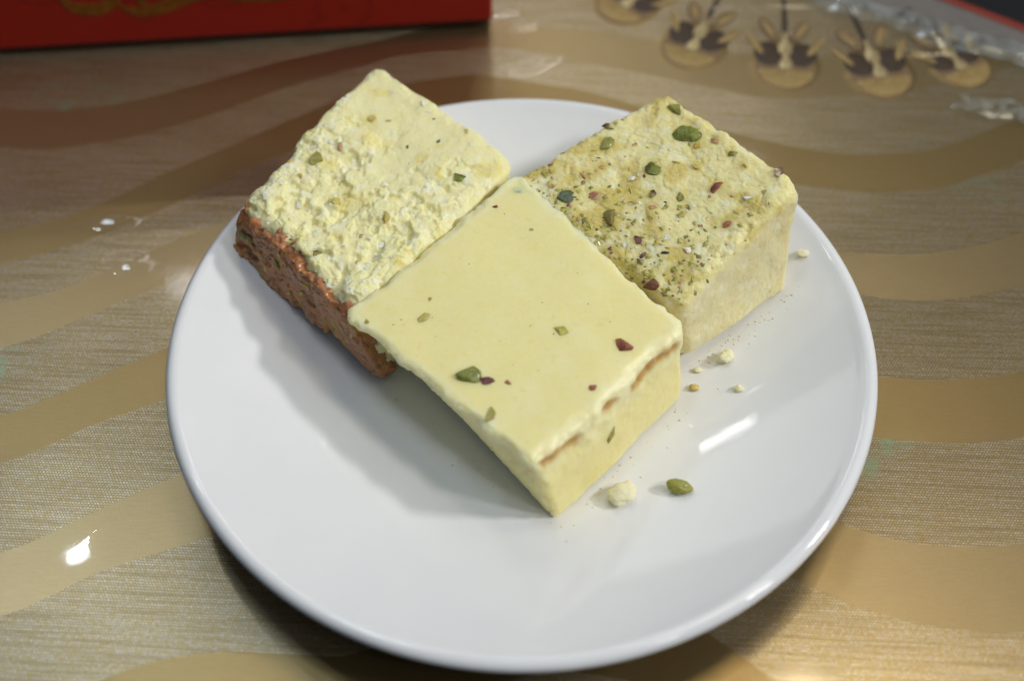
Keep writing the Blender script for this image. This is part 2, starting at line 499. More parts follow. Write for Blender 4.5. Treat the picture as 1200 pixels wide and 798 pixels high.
# little creases and blisters in the sheet: (x, y, length, width, angle, height)
for (x, y, ln, wd, an, h) in ((-93.3, 48.2, 5.0, 2.4, 0.04, 0.83), (-86.7, 34.7, 3.2, 2.0, 0.12, 0.70), (-84.8, -38.5, 8.0, 8.0, 0.0, 0.12), (-82.0, -32.5, 2.2, 1.2, 0.9, 0.10),
                              (6, 99, 4, 2, 0.4, 0.25), (2, 96, 4, 1.6, 0.1, 0.22), (9, 101, 3, 1.5, 0.8, 0.22), (-2.6, 117.5, 4, 2, 0.2, 0.25), (3, 112, 3, 1.6, 0.5, 0.2),
                              (102.8, 100.3, 13, 0.9, 0.05, 0.45), (70, 118.6, 16, 0.9, 0.0, 0.4)):
    dx, dy = GX - x, GY - y
    a_ = dx * math.cos(an) + dy * math.sin(an); b_ = -dx * math.sin(an) + dy * math.cos(an)
    Zv += h * np.exp(-(a_ / ln) ** 2 - (b_ / wd) ** 2)
V = np.stack([GX.ravel() * MM, GY.ravel() * MM, Zv.ravel() * MM], 1)
ny_ = len(gy)
idx = np.arange(len(gx) * ny_).reshape(len(gx), ny_)
F = np.stack([idx[:-1, :-1].ravel(), idx[1:, :-1].ravel(), idx[1:, 1:].ravel(), idx[:-1, 1:].ravel()], 1)
me = bpy.data.meshes.new('sheet')
me.from_pydata(V.tolist(), [], F.tolist()); me.update()
clip_half(me, P_A - n_edge * 1.0, n_edge)
cover = empty('plastic_cover')
tag(cover, 'clear glossy plastic sheet laid flat over the brocade tablecloth', 'table cover')
link('sheet', me, VINYL, cover)
# creased hem along the cut edge
V, F = [], []
NS, NW = 260, 14
rng = np.random.default_rng(5)
for i in range(NS):
    t = -150 + 330 * i / (NS - 1)
    base = P_A + d_edge * t
    w = 7.0 + 1.6 * math.sin(t * 0.05) + 0.8 * math.sin(t * 0.23 + 1)
    for j in range(NW):
        u = j / (NW - 1)
        off = -w + u * (w + 0.8)
        q = base + n_edge * off
        z = Z_V + 0.35 + 1.25 * math.sin(math.pi * min(1, u * 1.05)) * (0.7 + 0.3 * math.sin(t * 0.31)) + 0.22 * math.sin(t * 0.5 + 4 * u) * math.sin(math.pi * u)
        if j == NW - 1: z = -0.7
        V.append((q[0] * MM, q[1] * MM, z * MM))
for i in range(NS - 1):
    for j in range(NW - 1):
        F.append((i * NW + j, (i + 1) * NW + j, (i + 1) * NW + j + 1, i * NW + j + 1))
link('hem', mesh_np('hem', V, F), VINYL_HEM, cover)

# loose crinkled scrap of clear film at the right
V, F = [], []
NS, NW = 60, 30
for i in range(NS):
    for j in range(NW):
        u, w = i / (NS - 1), j / (NW - 1)
        x = 105 + 34 * u + 2 * math.sin(w * 5) * (1 - u)
        y = 84.5 - 9 * u * 0.75 - (4.5 + 7 * u) * (w - 0.15) + 0.5 * math.sin(u * 21)
        z = Z_V + 0.45 + 1.6 * u * math.sin(math.pi * w) + 0.28 * math.sin(u * 13 + 3 * w) * math.sin(w * 5 + u * 4) * math.sin(math.pi * min(1, u * 3)) + 0.6 * (1 - abs(2 * w - 1)) * u
        V.append((x * MM, y * MM, max(z, Z_V + 0.12) * MM))
for i in range(NS - 1):
    for j in range(NW - 1):
        F.append((i * NW + j, (i + 1) * NW + j, (i + 1) * NW + j + 1, i * NW + j + 1))
film = link('film_scrap', mesh_np('film_scrap', V, F), VINYL_HEM)
tag(film, 'crinkled scrap of clear film lying at the right edge', 'plastic film')

# ------------------------------------------------------------------ red sweet box behind
m = NT('box_red')
v = m.coords(1000)
vo = m.n('ShaderNodeTexVoronoi', Scale=0.045); m.l(v, vo.inputs['Vector'])
ring = m.math('SINE', m.math('MULTIPLY', vo.outputs['Distance'], 26))
fl_ = m.math('MULTIPLY', m.ramp(ring, [(0.45, 0.0), (0.7, 1.0)]), m.ramp(vo.outputs['Distance'], [(0.30, 0.55), (0.45, 0.0)]))
c = m.mix(fl_, (0.42, 0.013, 0.005), (0.28, 0.008, 0.004))
c = m.mix(m.math('MULTIPLY', m.noise(v, 0.6, 4), 0.15), c, (0.6, 0.05, 0.02))
m.l(c, m.b.inputs['Base Color']); m.set(Roughness=0.38)
m.bump(m.noise(v, 1.2, 3), 0.00005, 0.4)
BOXRED = m.mat
m = NT('box_gap_shade'); v = m.coords(1000)
m.l(m.ramp(m.noise(v, 0.5, 3), [(0.3, (0.05, 0.008, 0.005)), (0.7, (0.09, 0.012, 0.007))]), m.b.inputs['Base Color']); m.set(Roughness=0.6)
GAP_SHADE = m.mat  # shadow of the gap under the box, put into the colour
box = empty('gift_box', (-0.0060, 0.1120, 0.0011))
box.rotation_euler.z = math.atan2(112.0 - 102.6, -6.0 + 129.2)
tag(box, 'red cardboard sweet box with gold print standing behind the saucer', 'box')
def rbox(name, x0, x1, y0, y1, z0, z1, bev, mat, parent):
    bm = bmesh.new()
    bmesh.ops.create_cube(bm, size=1)
    for q in bm.verts:
        q.co = Vector(((x0 + x1) / 2 + q.co.x * (x1 - x0), (y0 + y1) / 2 + q.co.y * (y1 - y0), (z0 + z1) / 2 + q.co.z * (z1 - z0))) * MM
    bmesh.ops.bevel(bm, geom=bm.edges[:], offset=bev * MM, segments=3, affect='EDGES', profile=0.5)
    me = bpy.data.meshes.new(name); bm.to_mesh(me); bm.free()
    return link(name, me, mat, parent, smooth=False)
rbox('gap_strip', -209.2, -0.8, 0.8, 129.2, 0, 2.2, 0.3, GAP_SHADE, box)  # dark strip put in for the shadow gap below the carton
rbox('carton', -210, 0, 0, 130, 1.6, 62, 0.5, BOXRED, box)
m = NT('print_gold'); v = m.coords(1000)
m.l(m.ramp(m.noise(v, 0.5, 3), [(0.3, (0.26, 0.075, 0.010)), (0.7, (0.42, 0.16, 0.02))]), m.b.inputs['Base Color']); m.set(Metallic=0.5, Roughness=0.4)
PGOLD = m.mat
def ribbon(name, pts, w, parent, mat):
    """flat gold stroke on the box front, pts = (x, z) in mm, widths swell in the middle"""
    q = np.array(pts, float)
    t = np.linspace(0, 1, len(q)); tt = np.linspace(0, 1, 40)
    k = np.stack([np.interp(tt, t, q[:, 0]), np.interp(tt, t, q[:, 1])], 1)
    for _ in range(6): k[1:-1] = (k[:-2] + 2 * k[1:-1] + k[2:]) / 4
    d = np.gradient(k, axis=0); d /= np.linalg.norm(d, axis=1)[:, None]
    nn = np.stack([-d[:, 1], d[:, 0]], 1)
    ww = w * (0.25 + 0.75 * np.sin(np.pi * tt))[:, None]
    A, B = k + nn * ww, k - nn * ww
    V = [(x, -0.12, z) for x, z in A] + [(x, -0.12, z) for x, z in B] + [(x, 0.1, z) for x, z in A] + [(x, 0.1, z) for x, z in B]
    n = 40; F = []
    for i in range(n - 1):
        F += [(i, i + 1, n + i + 1, n + i), (2 * n + i, i, n * 0 + i, i)][:1]
        F += [(i + 1, i, 2 * n + i, 2 * n + i + 1), (n + i, n + i + 1, 3 * n + i + 1, 3 * n + i)]
    link(name, mesh_np(name, np.array(V) * MM, F), mat, parent, smooth=False)
for pts, w in (([(-104, 17), (-101, 13), (-96, 12), (-91, 14), (-89, 18)], 1.9), ([(-90, 12.6), (-86, 10.6), (-81, 11.4), (-74, 13.6), (-66, 15)], 1.8),
               ([(-80, 22), (-84, 16), (-85, 12)], 1.4), ([(-70, 15), (-63, 13.8), (-55, 13.2), (-48, 13.4), (-42, 17)], 1.6), ([(-60, 24), (-56, 19), (-50, 16)], 1.3), ([(-98, 28), (-92, 22), (-84, 26), (-76, 21), (-68, 26)], 1.6)):
    ribbon('gold_stroke', pts, w, box, PGOLD)

# ------------------------------------------------------------------ saucer
m = NT('porcelain')
v = m.coords(1000)
m.l(m.ramp(m.noise(v, 0.05, 3), [(0.3, (0.78, 0.785, 0.79)), (0.7, (0.82, 0.82, 0.82))]), m.b.inputs['Base Color'])
m.set(Roughness=0.045, IOR=1.48)
bpn = m.bump(m.noise(v, 0.08, 2, 0.5), 0.0004, 0.10)
PORC = m.mat
Z_P = 1.0
def inner_z(r):
    """inner surface height above table (mm) at radius r (mm)"""
    t = np.clip((np.asarray(r, float) - 24) / (68.0 - 24), 0, None)
    return Z_P + 4.4 + 11.2 * t ** 1.75
prof = [(0, inner_z(0))] + [(r, float(inner_z(r))) for r in np.linspace(2, 66.2, 48)]
zi = float(inner_z(66.2))
prof += [(67.2, zi + 0.55), (68.1, zi + 0.85), (69.0, zi + 0.70), (69.7, zi + 0.15), (70.0, zi - 0.6), (69.8, zi - 1.4), (69.1, zi - 2.1), (67.5, zi - 2.9)]
prof += [(62, 9.6), (54, 6.6), (46, 4.2), (41.5, 2.9), (40.8, 2.2), (40.6, Z_P + 0.35), (40.2, Z_P + 0.05), (39.4, Z_P), (38.6, Z_P + 0.05), (38.2, Z_P + 0.4), (37.6, 2.2), (35, 2.5), (0, 2.6)]
NSEG = 192
V, F = [], []
for r, z in prof:
    for s in range(NSEG):
        a = 2 * math.pi * s / NSEG
        V.append((r * math.cos(a) * MM, r * math.sin(a) * MM, z * MM))
for k in range(len(prof) - 1):
    for s in range(NSEG):
        s2 = (s + 1) % NSEG
        F.append((k * NSEG + s, k * NSEG + s2, (k + 1) * NSEG + s2, (k + 1) * NSEG + s))
me = mesh_np('saucer', V, F)
bm = bmesh.new(); bm.from_mesh(me)
bmesh.ops.remove_doubles(bm, verts=bm.verts[:], dist=1e-7)
bmesh.ops.recalc_face_normals(bm, faces=bm.faces[:])
bm.to_mesh(me); bm.free()
saucer = link('saucer', me, PORC)
tag(saucer, 'round white glazed porcelain saucer holding the sweets', 'saucer')

# ------------------------------------------------------------------ sweets
def sweet_mat(name, rough, sss, bumps, coat=0.0):
    """colour comes from the vertex colour of the milk mass, grain from noise"""
    m = NT(name)
    v = m.coords(1000)
    at = m.n('ShaderNodeVertexColor'); at.layer_name = 'mass'
    g = m.noise(v, 1.1, 4, 0.6)
    c = m.mix(m.ramp(g, [(0.35, 0.0), (0.8, 0.30)]), at.outputs[0], (0.92, 0.90, 0.70))
    g2 = m.noise(v, 0.35, 3, 0.5)
    c = m.mix(m.ramp(g2, [(0.5, 0.0), (0.85, 0.25)]), c, (0.80, 0.68, 0.22))
    m.l(c, m.b.inputs['Base Color'])
    m.set(Roughness=rough, Subsurface_Weight=sss, Subsurface_Scale=0.001)
    m.b.inputs['Subsurface Radius'].default_value = (2.6, 2.1, 1.0)
    m.b.inputs['Coat Weight'].default_value = coat
    m.b.inputs['Coat Roughness'].default_value = 0.25
    h = m.math('ADD', m.noise(v, 1.4, 4, 0.65), m.math('MULTIPLY', m.noise(v, 0.4, 3), 0.6))
    m.bump(h, bumps, 0.8)
    return m.mat
SW_CRUMB = sweet_mat('milk_crumbly', 0.55, 0.8, 0.00014)
SW_SMOOTH = sweet_mat('milk_smooth', 0.42, 0.9, 0.00006, 0.0)
SW_NUT = sweet_mat('milk_grainy', 0.5, 0.8, 0.00016)

def block(name, top, bot, nu, nv, nw, r, disp, colour, mat, parent):
    """dense rounded block between four top and four bottom corners (mm); disp(P, N, uvw) moves it, colour(P, N, uvw) gives rgb"""
    S = np.array([21.0, 21.0, 10.0])
    idx = -np.ones((nu + 1, nv + 1, nw + 1), np.int64)
    I, J, K = np.meshgrid(np.arange(nu + 1), np.arange(nv + 1), np.arange(nw + 1), indexing='ij')
    surf = (I == 0) | (I == nu) | (J == 0) | (J == nv) | (K == 0) | (K == nw)
    idx[surf] = np.arange(surf.sum())
    uvw = np.stack([2 * I[surf] / nu - 1, 2 * J[surf] / nv - 1, 2 * K[surf] / nw - 1], 1).astype(float)
    p = uvw * S
    rr = np.array([r[0], r[0], r[1]])
    q = np.clip(p, -(S - rr), S - rr)
    d = (p - q) / rr
    L = np.maximum(np.linalg.norm(d, axis=1), 1e-9)
    p = q + d / L[:, None] * rr * np.minimum(1, np.maximum(np.abs(d).max(1), 0))[:, None]
    s = p / S
    T, B = np.array(top, float), np.array(bot, float)
    def bil(C, u, v):
        return ((1 - u) * (1 - v))[:, None] / 4 * C[0] + ((1 + u) * (1 - v))[:, None] / 4 * C[1] + ((1 + u) * (1 + v))[:, None] / 4 * C[2] + ((1 - u) * (1 + v))[:, None] / 4 * C[3]
    w = ((s[:, 2] + 1) / 2)[:, None]
    P = bil(T, s[:, 0], s[:, 1]) * w + bil(B, s[:, 0], s[:, 1]) * (1 - w)
    Fs = []
    def quads(a, flip):
        f = np.stack([a[:-1, :-1].ravel(), a[1:, :-1].ravel(), a[1:, 1:].ravel(), a[:-1, 1:].ravel()], 1)
        Fs.append(f[:, ::-1] if flip else f)
    quads(idx[:, :, 0], True); quads(idx[:, :, nw], False)
    quads(idx[:, 0, :], False); quads(idx[:, nv, :], True)
    quads(idx[0, :, :], True); quads(idx[nu, :, :], False)
    F = np.concatenate(Fs)
    me = bpy.data.meshes.new(name)
    me.from_pydata((P * MM).tolist(), [], F.tolist()); me.update()
    N = np.zeros(len(P) * 3); me.vertex_normals.foreach_get('vector', N); N = N.reshape(-1, 3)
    P2 = P + N * disp(P, N, s)[:, None]
    me.vertices.foreach_set('co', (P2 * MM).ravel()); me.update()
    C = np.clip(colour(P, N, s), 0, 1)
    ca = me.color_attributes.new('mass', 'FLOAT_COLOR', 'POINT')
    ca.data.foreach_set('color', np.concatenate([C, np.ones((len(C), 1))], 1).ravel())
    o = link(name, me, mat, parent)
    return o, BVHTree.FromPolygons((P2 * MM).tolist(), F.tolist())

CREAM = np.array([0.89, 0.82, 0.42]); WHITE = np.array([0.93, 0.92, 0.72]); YELLOW = np.array([0.80, 0.66, 0.14]); BUFF = np.array([0.84, 0.74, 0.42])
def mixc(a, b, t): return a * (1 - t[:, None]) + b * t[:, None]

# --- crumbly square at the left ---
L_top = [(-33.2, 2.4, 25.5), (1.2, 39.2, 27.5), (-31.2, 70.6, 28.2), (-56.0, 29.6, 26.5)]
L_bot = [(-27.0, -1.4, 7.8), (-2.5, 36.0, 7.2), (-31.0, 62.0, 14.0), (-59.0, 27.5, 13.6)]
def l_crumb(P, s):
    """1 where the top is broken and crumbly, 0 where the cut is smooth (towards the back right)"""
    n = fbm(P / 9.0, 3, 5)
    x = P[:, 0] * 0.62 + P[:, 1] * 0.55
    return sstep(0.0, 1.0, (14.5 - x) / 16.0 + (n - 0.5) * 2.2)
def l_disp(P, N, s):
    m = l_crumb(P, s)
    big = chunks(P, 6.5, 3); mid = chunks(P, 3.0, 7); sm = chunks(P, 1.3, 9); tiny = lumps(P, 0.8, 12)
    pit = sstep(0.62, 0.70, fbm(P / 3.6, 2, 21))
    topn = np.clip(N[:, 2], 0, 1)
    d = m * (1.15 * big + 0.50 * mid + 0.20 * sm + 0.10 * tiny - 0.75 - 0.7 * pit * topn)
    d += (1 - m) * (0.7 * (fbm(P / 5.0, 3, 31) - 0.5) + 0.10 * sm + 0.06 * tiny)
    edge = np.sort(np.abs(s), axis=1)[:, 1]
    rag = sstep(0.78, 0.98, edge)
    d += rag * (0.55 * chunks(P, 4.5, 77) + 1.8 * (fbm(P / 6.0, 3, 43) - 0.5))
    d += 2.0 * (fbm(P / 13.0, 2, 41) - 0.5)
    return d
def l_col(P, N, s):
    m = l_crumb(P, s)
    n = fbm(P / 4.0, 3, 51); n2 = fbm(P / 1.7, 3, 57)
    c = np.tile(CREAM, (len(P), 1))
    c = mixc(c, WHITE, sstep(0.5, 0.75, n2) * (0.15 + 0.45 * m))
    c = mixc(c, YELLOW, sstep(0.60, 0.76, n) * 0.55)
    return c
sw_l = empty('sweet_square', (-0.030, 0.034, 0.0085))
tag(sw_l, 'crumbly pale yellow milk sweet with a reddish brown crust along its left side', 'sweet', 'milk sweets on the saucer')
def under(o, root):
    o.parent = root
    o.matrix_parent_inverse = Matrix.Translation(root.location).inverted()
body_l, bvh_l = block('body', L_top, L_bot, 190, 190, 90, (4.4, 2.4), l_disp, l_col, SW_CRUMB, None)
under(body_l, sw_l)

# crust: a browned slab on the left-front face
m = NT('crust_brown')
v = m.coords(1000)
at = m.n('ShaderNodeVertexColor'); at.layer_name = 'mass'
g = m.noise(v, 0.9, 4, 0.65)
c = m.mix(m.ramp(g, [(0.45, 0.0), (0.75, 0.7)]), at.outputs[0], (0.44, 0.22, 0.07))
m.l(c, m.b.inputs['Base Color'])
m.set(Roughness=0.38, Subsurface_Weight=0.1, Subsurface_Scale=0.001)
m.b.inputs['Coat Weight'].default_value = 0.45; m.b.inputs['Coat Roughness'].default_value = 0.15
m.bump(m.math('ADD', m.noise(v, 1.6, 4, 0.65), m.noise(v, 0.5, 3)), 0.00035, 0.9)
CRUST = m.mat
def lerp3(a, b, t): return tuple(a[i] * (1 - t) + b[i] * t for i in range(3))
def shift(p, dx, dy, dz=0): return (p[0] + dx, p[1] + dy, p[2] + dz)
tA, tD, bA, bD = L_top[0], L_top[3], L_bot[0], L_bot[3]
ox, oy = -1.15, -0.9
C_top = [shift(tD, ox * 1.2, oy * 1.2, -1.2), shift(tA, ox * 1.2, oy * 1.2, -1.6), shift(tA, 1.4, 1.2, -1.4), shift(tD, 1.6, 1.4, -1.0)]
C_bot = [shift(bD, ox * 0.8 - 0.3, oy, -0.6), shift(bA, ox * 0.6, oy, -0.4), shift(bA, 1.6, 1.3, -0.5), shift(bD, 1.6, 1.4, -0.6)]
def c_disp(P, N, s):
    pit = sstep(0.62, 0.72, fbm(P / 4.2, 2, 121))
    edge = sstep(0.45, 1.0, s[:, 2]) * (fbm(P / 3.0, 3, 141) - 0.5) * 3.0
    return 0.55 * chunks(P, 3.2, 103) + 0.6 * lumps(P, 1.5, 107) - 0.3 - 0.8 * pit + edge + 0.9 * (fbm(P / 6.0, 2, 131) - 0.5)
def c_col(P, N, s):
    n = fbm(P / 3.0, 3, 151); n2 = fbm(P / 1.3, 3, 157); n3 = fbm(P / 5.0, 2, 161)
    c = np.tile(np.array([0.48, 0.195, 0.05]), (len(P), 1))
    c = mixc(c, np.array([0.36, 0.19, 0.12]), sstep(0.45, 0.65, n3) * 0.4)
    c = mixc(c, np.array([0.52, 0.30, 0.06]), sstep(0.55, 0.70, n) * 0.8)
    c = mixc(c, np.array([0.42, 0.15, 0.05]), sstep(0.55, 0.98, s[:, 2]) * 0.7)
    c = mixc(c, np.array([0.12, 0.04, 0.015]), sstep(0.58, 0.72, n2) * 0.5)
    return c
crust, bvh_c = block('crust', C_top, C_bot, 190, 14, 70, (1.0, 1.0), c_disp, c_col, CRUST, None)
under(crust, sw_l)
crust['label'] = 'reddish brown glossy baked crust'

# --- nutty square at the right ---
R_top = [(30.6, 1.0, 25.4), (56.0, 24.9, 35.5), (31.2, 54.2, 33.0), (-4.0, 33.0, 26.6)]
R_bot = [(33.4, 1.6, 6.6), (55.3, 16.7, 10.6), (31.0, 47.0, 10.0), (0.0, 34.0, 6.4)]
def r_disp(P, N, s):
    big = chunks(P, 4.2, 203); mid = chunks(P, 1.9, 207); sm = lumps(P, 0.95, 209)
    side = sstep(0.5, 0.2, N[:, 2])
    edge = np.sort(np.abs(s), axis=1)[:, 1]
    rag = sstep(0.8, 0.98, edge) * sstep(-0.2, 0.5, s[:, 2])
    d = (1 - 0.4 * side) * (0.26 * big + 0.16 * mid + 0.15 * sm - 0.25) + 1.5 * (fbm(P / 9.0, 3, 211) - 0.5)
    d += rag * (0.45 * chunks(P, 3.4, 277) + 0.3 * lumps(P, 1.4, 279) + 1.6 * (fbm(P / 5.0, 3, 243) - 0.5))
    return d
NR = [(34.9, 41.0, 15, 'g'), (32.7, 48.2, 11, 'g2'), (27.1, 32.9, 10, 'g'), (18.2, 40.8, 10, 'g2'), (9.6, 28.4, 12, 'dk'), (19.1, 22.2, 14, 'ol'), (39.6, 26.4, 9, 'r'), (41.0, 17.9, 6, 'r'), (51.9, 28.2, 8, 'dkr'), (26.8, 26.9, 7, 'ol'), (32.2, 25.8, 6, 'g2'), (36.6, 37.6, 8, 'yb'), (40.0, 38.3, 6, 'pk'), (18.6, 45.8, 8, 'ol'), (25.6, 6.7, 9, 'r2'), (24.2, 13.5, 6, 'pu'), (23.3, 16.6, 6, 'pu'), (15.2, 28.2, 7, 'pk'), (35.9, 32.3, 8, 'yb'), (43.2, 34.3, 6, 'g2'), (9.2, 17.8, 15, 'or'), (28.6, 13.1, 4, 'bk'), (26.5, 23.7, 6, 'pk'), (21.9, 8.2, 11, 'yb'), (12.6, 33.2, 6, 'pk'), (17.0, 35.1, 5, 'pk'), (6.6, 35.0, 6, 'yb'), (45.3, 30.5, 5, 'yb'), (20.2, 28.7, 5, 'yb'), (21.2, 9.7, 6, 'w'), (20.8, 16.1, 5, 'w'), (29.1, 16.4, 6, 'w'), (33.1, 13.2, 9, 'w'), (22.9, 31.4, 7, 'w'), (45.5, 23.0, 9, 'w')]
def r_col(P, N, s):
    n = fbm(P / 4.5, 3, 251); n2 = fbm(P / 1.6, 3, 257); n3 = fbm(P / 9.0, 2, 259)
    topm = sstep(-0.1, 0.8, N[:, 2] + 0.5 * (n2 - 0.5))
    c = mixc(np.tile(BUFF, (len(P), 1)), np.array([0.88, 0.79, 0.36]), topm)
    c = mixc(c, WHITE, sstep(0.52, 0.74, n2) * 0.5)
    near = np.exp(-np.maximum((P[:, 0] - 31.0) * 0.68 + (P[:, 1] - 1.0) * 0.73, 0) / 10.0)
    stain = sstep(0.47, 0.68, n + 0.10 * (n2 - 0.5) + 0.16 * near - 0.04)
    c = mixc(c, np.array([0.66, 0.50, 0.06]), stain * 0.8 * topm)
    oil = np.zeros(len(P))                     # nut oil soaked into the milk mass round each piece
    for k, (x, y, size, kind) in enumerate(NR):
        if kind in ('w', 'bk'): continue
        dd = np.hypot(P[:, 0] - x + 0.4 * math.sin(k * 3.1), P[:, 1] - y - 0.5) / (size * 0.16 * 1.5)
        oil = np.maximum(oil, np.exp(-(dd * (0.65 + 0.7 * n2)) ** 2))
    c = mixc(c, np.array([0.70, 0.55, 0.07]), oil * 0.75 * topm)
    return c
sw_r = empty('sweet_square', (0.030, 0.027, 0.0066))
tag(sw_r, 'pale yellow milk sweet thickly sprinkled with chopped pistachio, at the right', 'sweet', 'milk sweets on the saucer')
body_r, bvh_r = block('body', R_top, R_bot, 180, 180, 100, (3.6, 2.4), r_disp, r_col, SW_NUT, None)
under(body_r, sw_r)

# --- smooth square in front ---
F_top = [(1.6, -34.8, 25.0), (31.6, -3.0, 25.0), (-0.2, 35.6, 28.5), (-34.6, -0.4, 26.0)]
F_bot = [(6.5, -35.2, 5.9), (32.4, -6.6, 6.3), (-0.5, 28.6, 6.4), (-28.0, 8.5, 10.0)]
SLITS = [((0.03, 0.30), 1.0), ((0.42, 0.54), 0.9), ((0.60, 0.97), 1.0)]
def f_slit(P, s):
    """browned slits just under the right-hand top edge"""
    t = (s[:, 1] + 1) / 2          # runs from front corner to right corner on the u=+1.. face (see corner order)
    return t
def f_disp(P, N, s):
    topm = sstep(0.55, 0.9, N[:, 2])
    lf = sstep(-0.35, -0.75, N[:, 0] * 0.7 + N[:, 1] * 0.7) * (N[:, 0] < 0)
    edge = np.maximum(np.abs(s[:, 0]), np.abs(s[:, 1]))
    rag = sstep(0.9, 1.0, edge) * sstep(-0.3, 0.6, s[:, 2])
    grain = 0.45 * lumps(P, 1.3, 303) + 0.35 * lumps(P, 0.8, 305) - 0.4
    d = 0.5 * (fbm(P / 14.0, 2, 311) - 0.5) * topm
    d += (1.9 * (fbm(P / 4.0, 3, 313) - 0.5) + 2.4 * (fbm(P / 11.0, 2, 315) - 0.5)) * rag
    d += grain * lf * (1 - topm) * 0.9
    back = sstep(0.2, 0.7, N[:, 1]) * (1 - topm)
    d += back * (grain + 1.2 * (fbm(P / 4.0, 3, 317) - 0.5))
    d -= 5.0 * sstep(0.62, 1.0, s[:, 0]) * sstep(0.62, 1.0, s[:, 1]) * (1 - topm)      # blunt back corner
    # raised soft ridge along the right-hand edge and slits below it
    rf = sstep(0.3, 0.7, N[:, 0] * 0.75 - N[:, 1] * 0.66)
    d += rf * (1 - topm) * (0.9 * (fbm(P / 6.0, 3, 331) - 0.5) + 0.18 * (fbm(P / 1.4, 3, 333) - 0.5) + 0.25 * grain * sstep(-0.5, -0.95, s[:, 2]))
    t = (s[:, 0] + 1) / 2
    zz = s[:, 2]
    for (a, b), k in SLITS:
        m_ = sstep(a - 0.015, a + 0.03, t) * sstep(b + 0.015, b - 0.03, t) * np.exp(-((zz - 0.70 - 0.06 * np.sin(t * 17)) / 0.10) ** 2)
        d -= 0.45 * k * m_ * rf
    return d
def f_col(P, N, s):
    topm = sstep(0.55, 0.9, N[:, 2])
    n = fbm(P / 6.0, 3, 351); n2 = fbm(P / 1.5, 3, 357)
    c = np.tile(np.array([0.87, 0.78, 0.335]), (len(P), 1))
    c = mixc(c, np.array([0.90, 0.82, 0.42]), sstep(0.4, 0.7, n) * 0.7)
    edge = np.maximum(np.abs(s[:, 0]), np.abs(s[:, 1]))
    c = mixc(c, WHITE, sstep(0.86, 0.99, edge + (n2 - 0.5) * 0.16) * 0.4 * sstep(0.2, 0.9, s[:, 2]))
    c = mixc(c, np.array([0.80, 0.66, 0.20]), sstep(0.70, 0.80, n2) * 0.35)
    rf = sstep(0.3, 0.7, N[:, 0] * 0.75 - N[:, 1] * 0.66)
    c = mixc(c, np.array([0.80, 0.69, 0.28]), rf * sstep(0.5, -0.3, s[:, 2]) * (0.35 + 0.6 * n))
    t = (s[:, 0] + 1) / 2
    for (a, b), k in SLITS:
        m_ = sstep(a - 0.01, a + 0.05, t) * sstep(b + 0.01, b - 0.05, t) * np.exp(-((s[:, 2] - 0.70 - 0.06 * np.sin(t * 17)) / 0.13) ** 2)
        c = mixc(c, np.array([0.55, 0.30, 0.035]), np.clip(m_ * rf * 1.15 * (0.6 + 0.8 * n2), 0, 1))
    return c
sw_f = empty('sweet_square', (0.0, -0.002, 0.0066))
tag(sw_f, 'smooth waxy pale yellow milk sweet in front, with a few pistachio bits', 'sweet', 'milk sweets on the saucer')
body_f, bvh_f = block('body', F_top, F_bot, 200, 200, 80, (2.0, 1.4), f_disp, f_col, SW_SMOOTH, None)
under(body_f, sw_f)

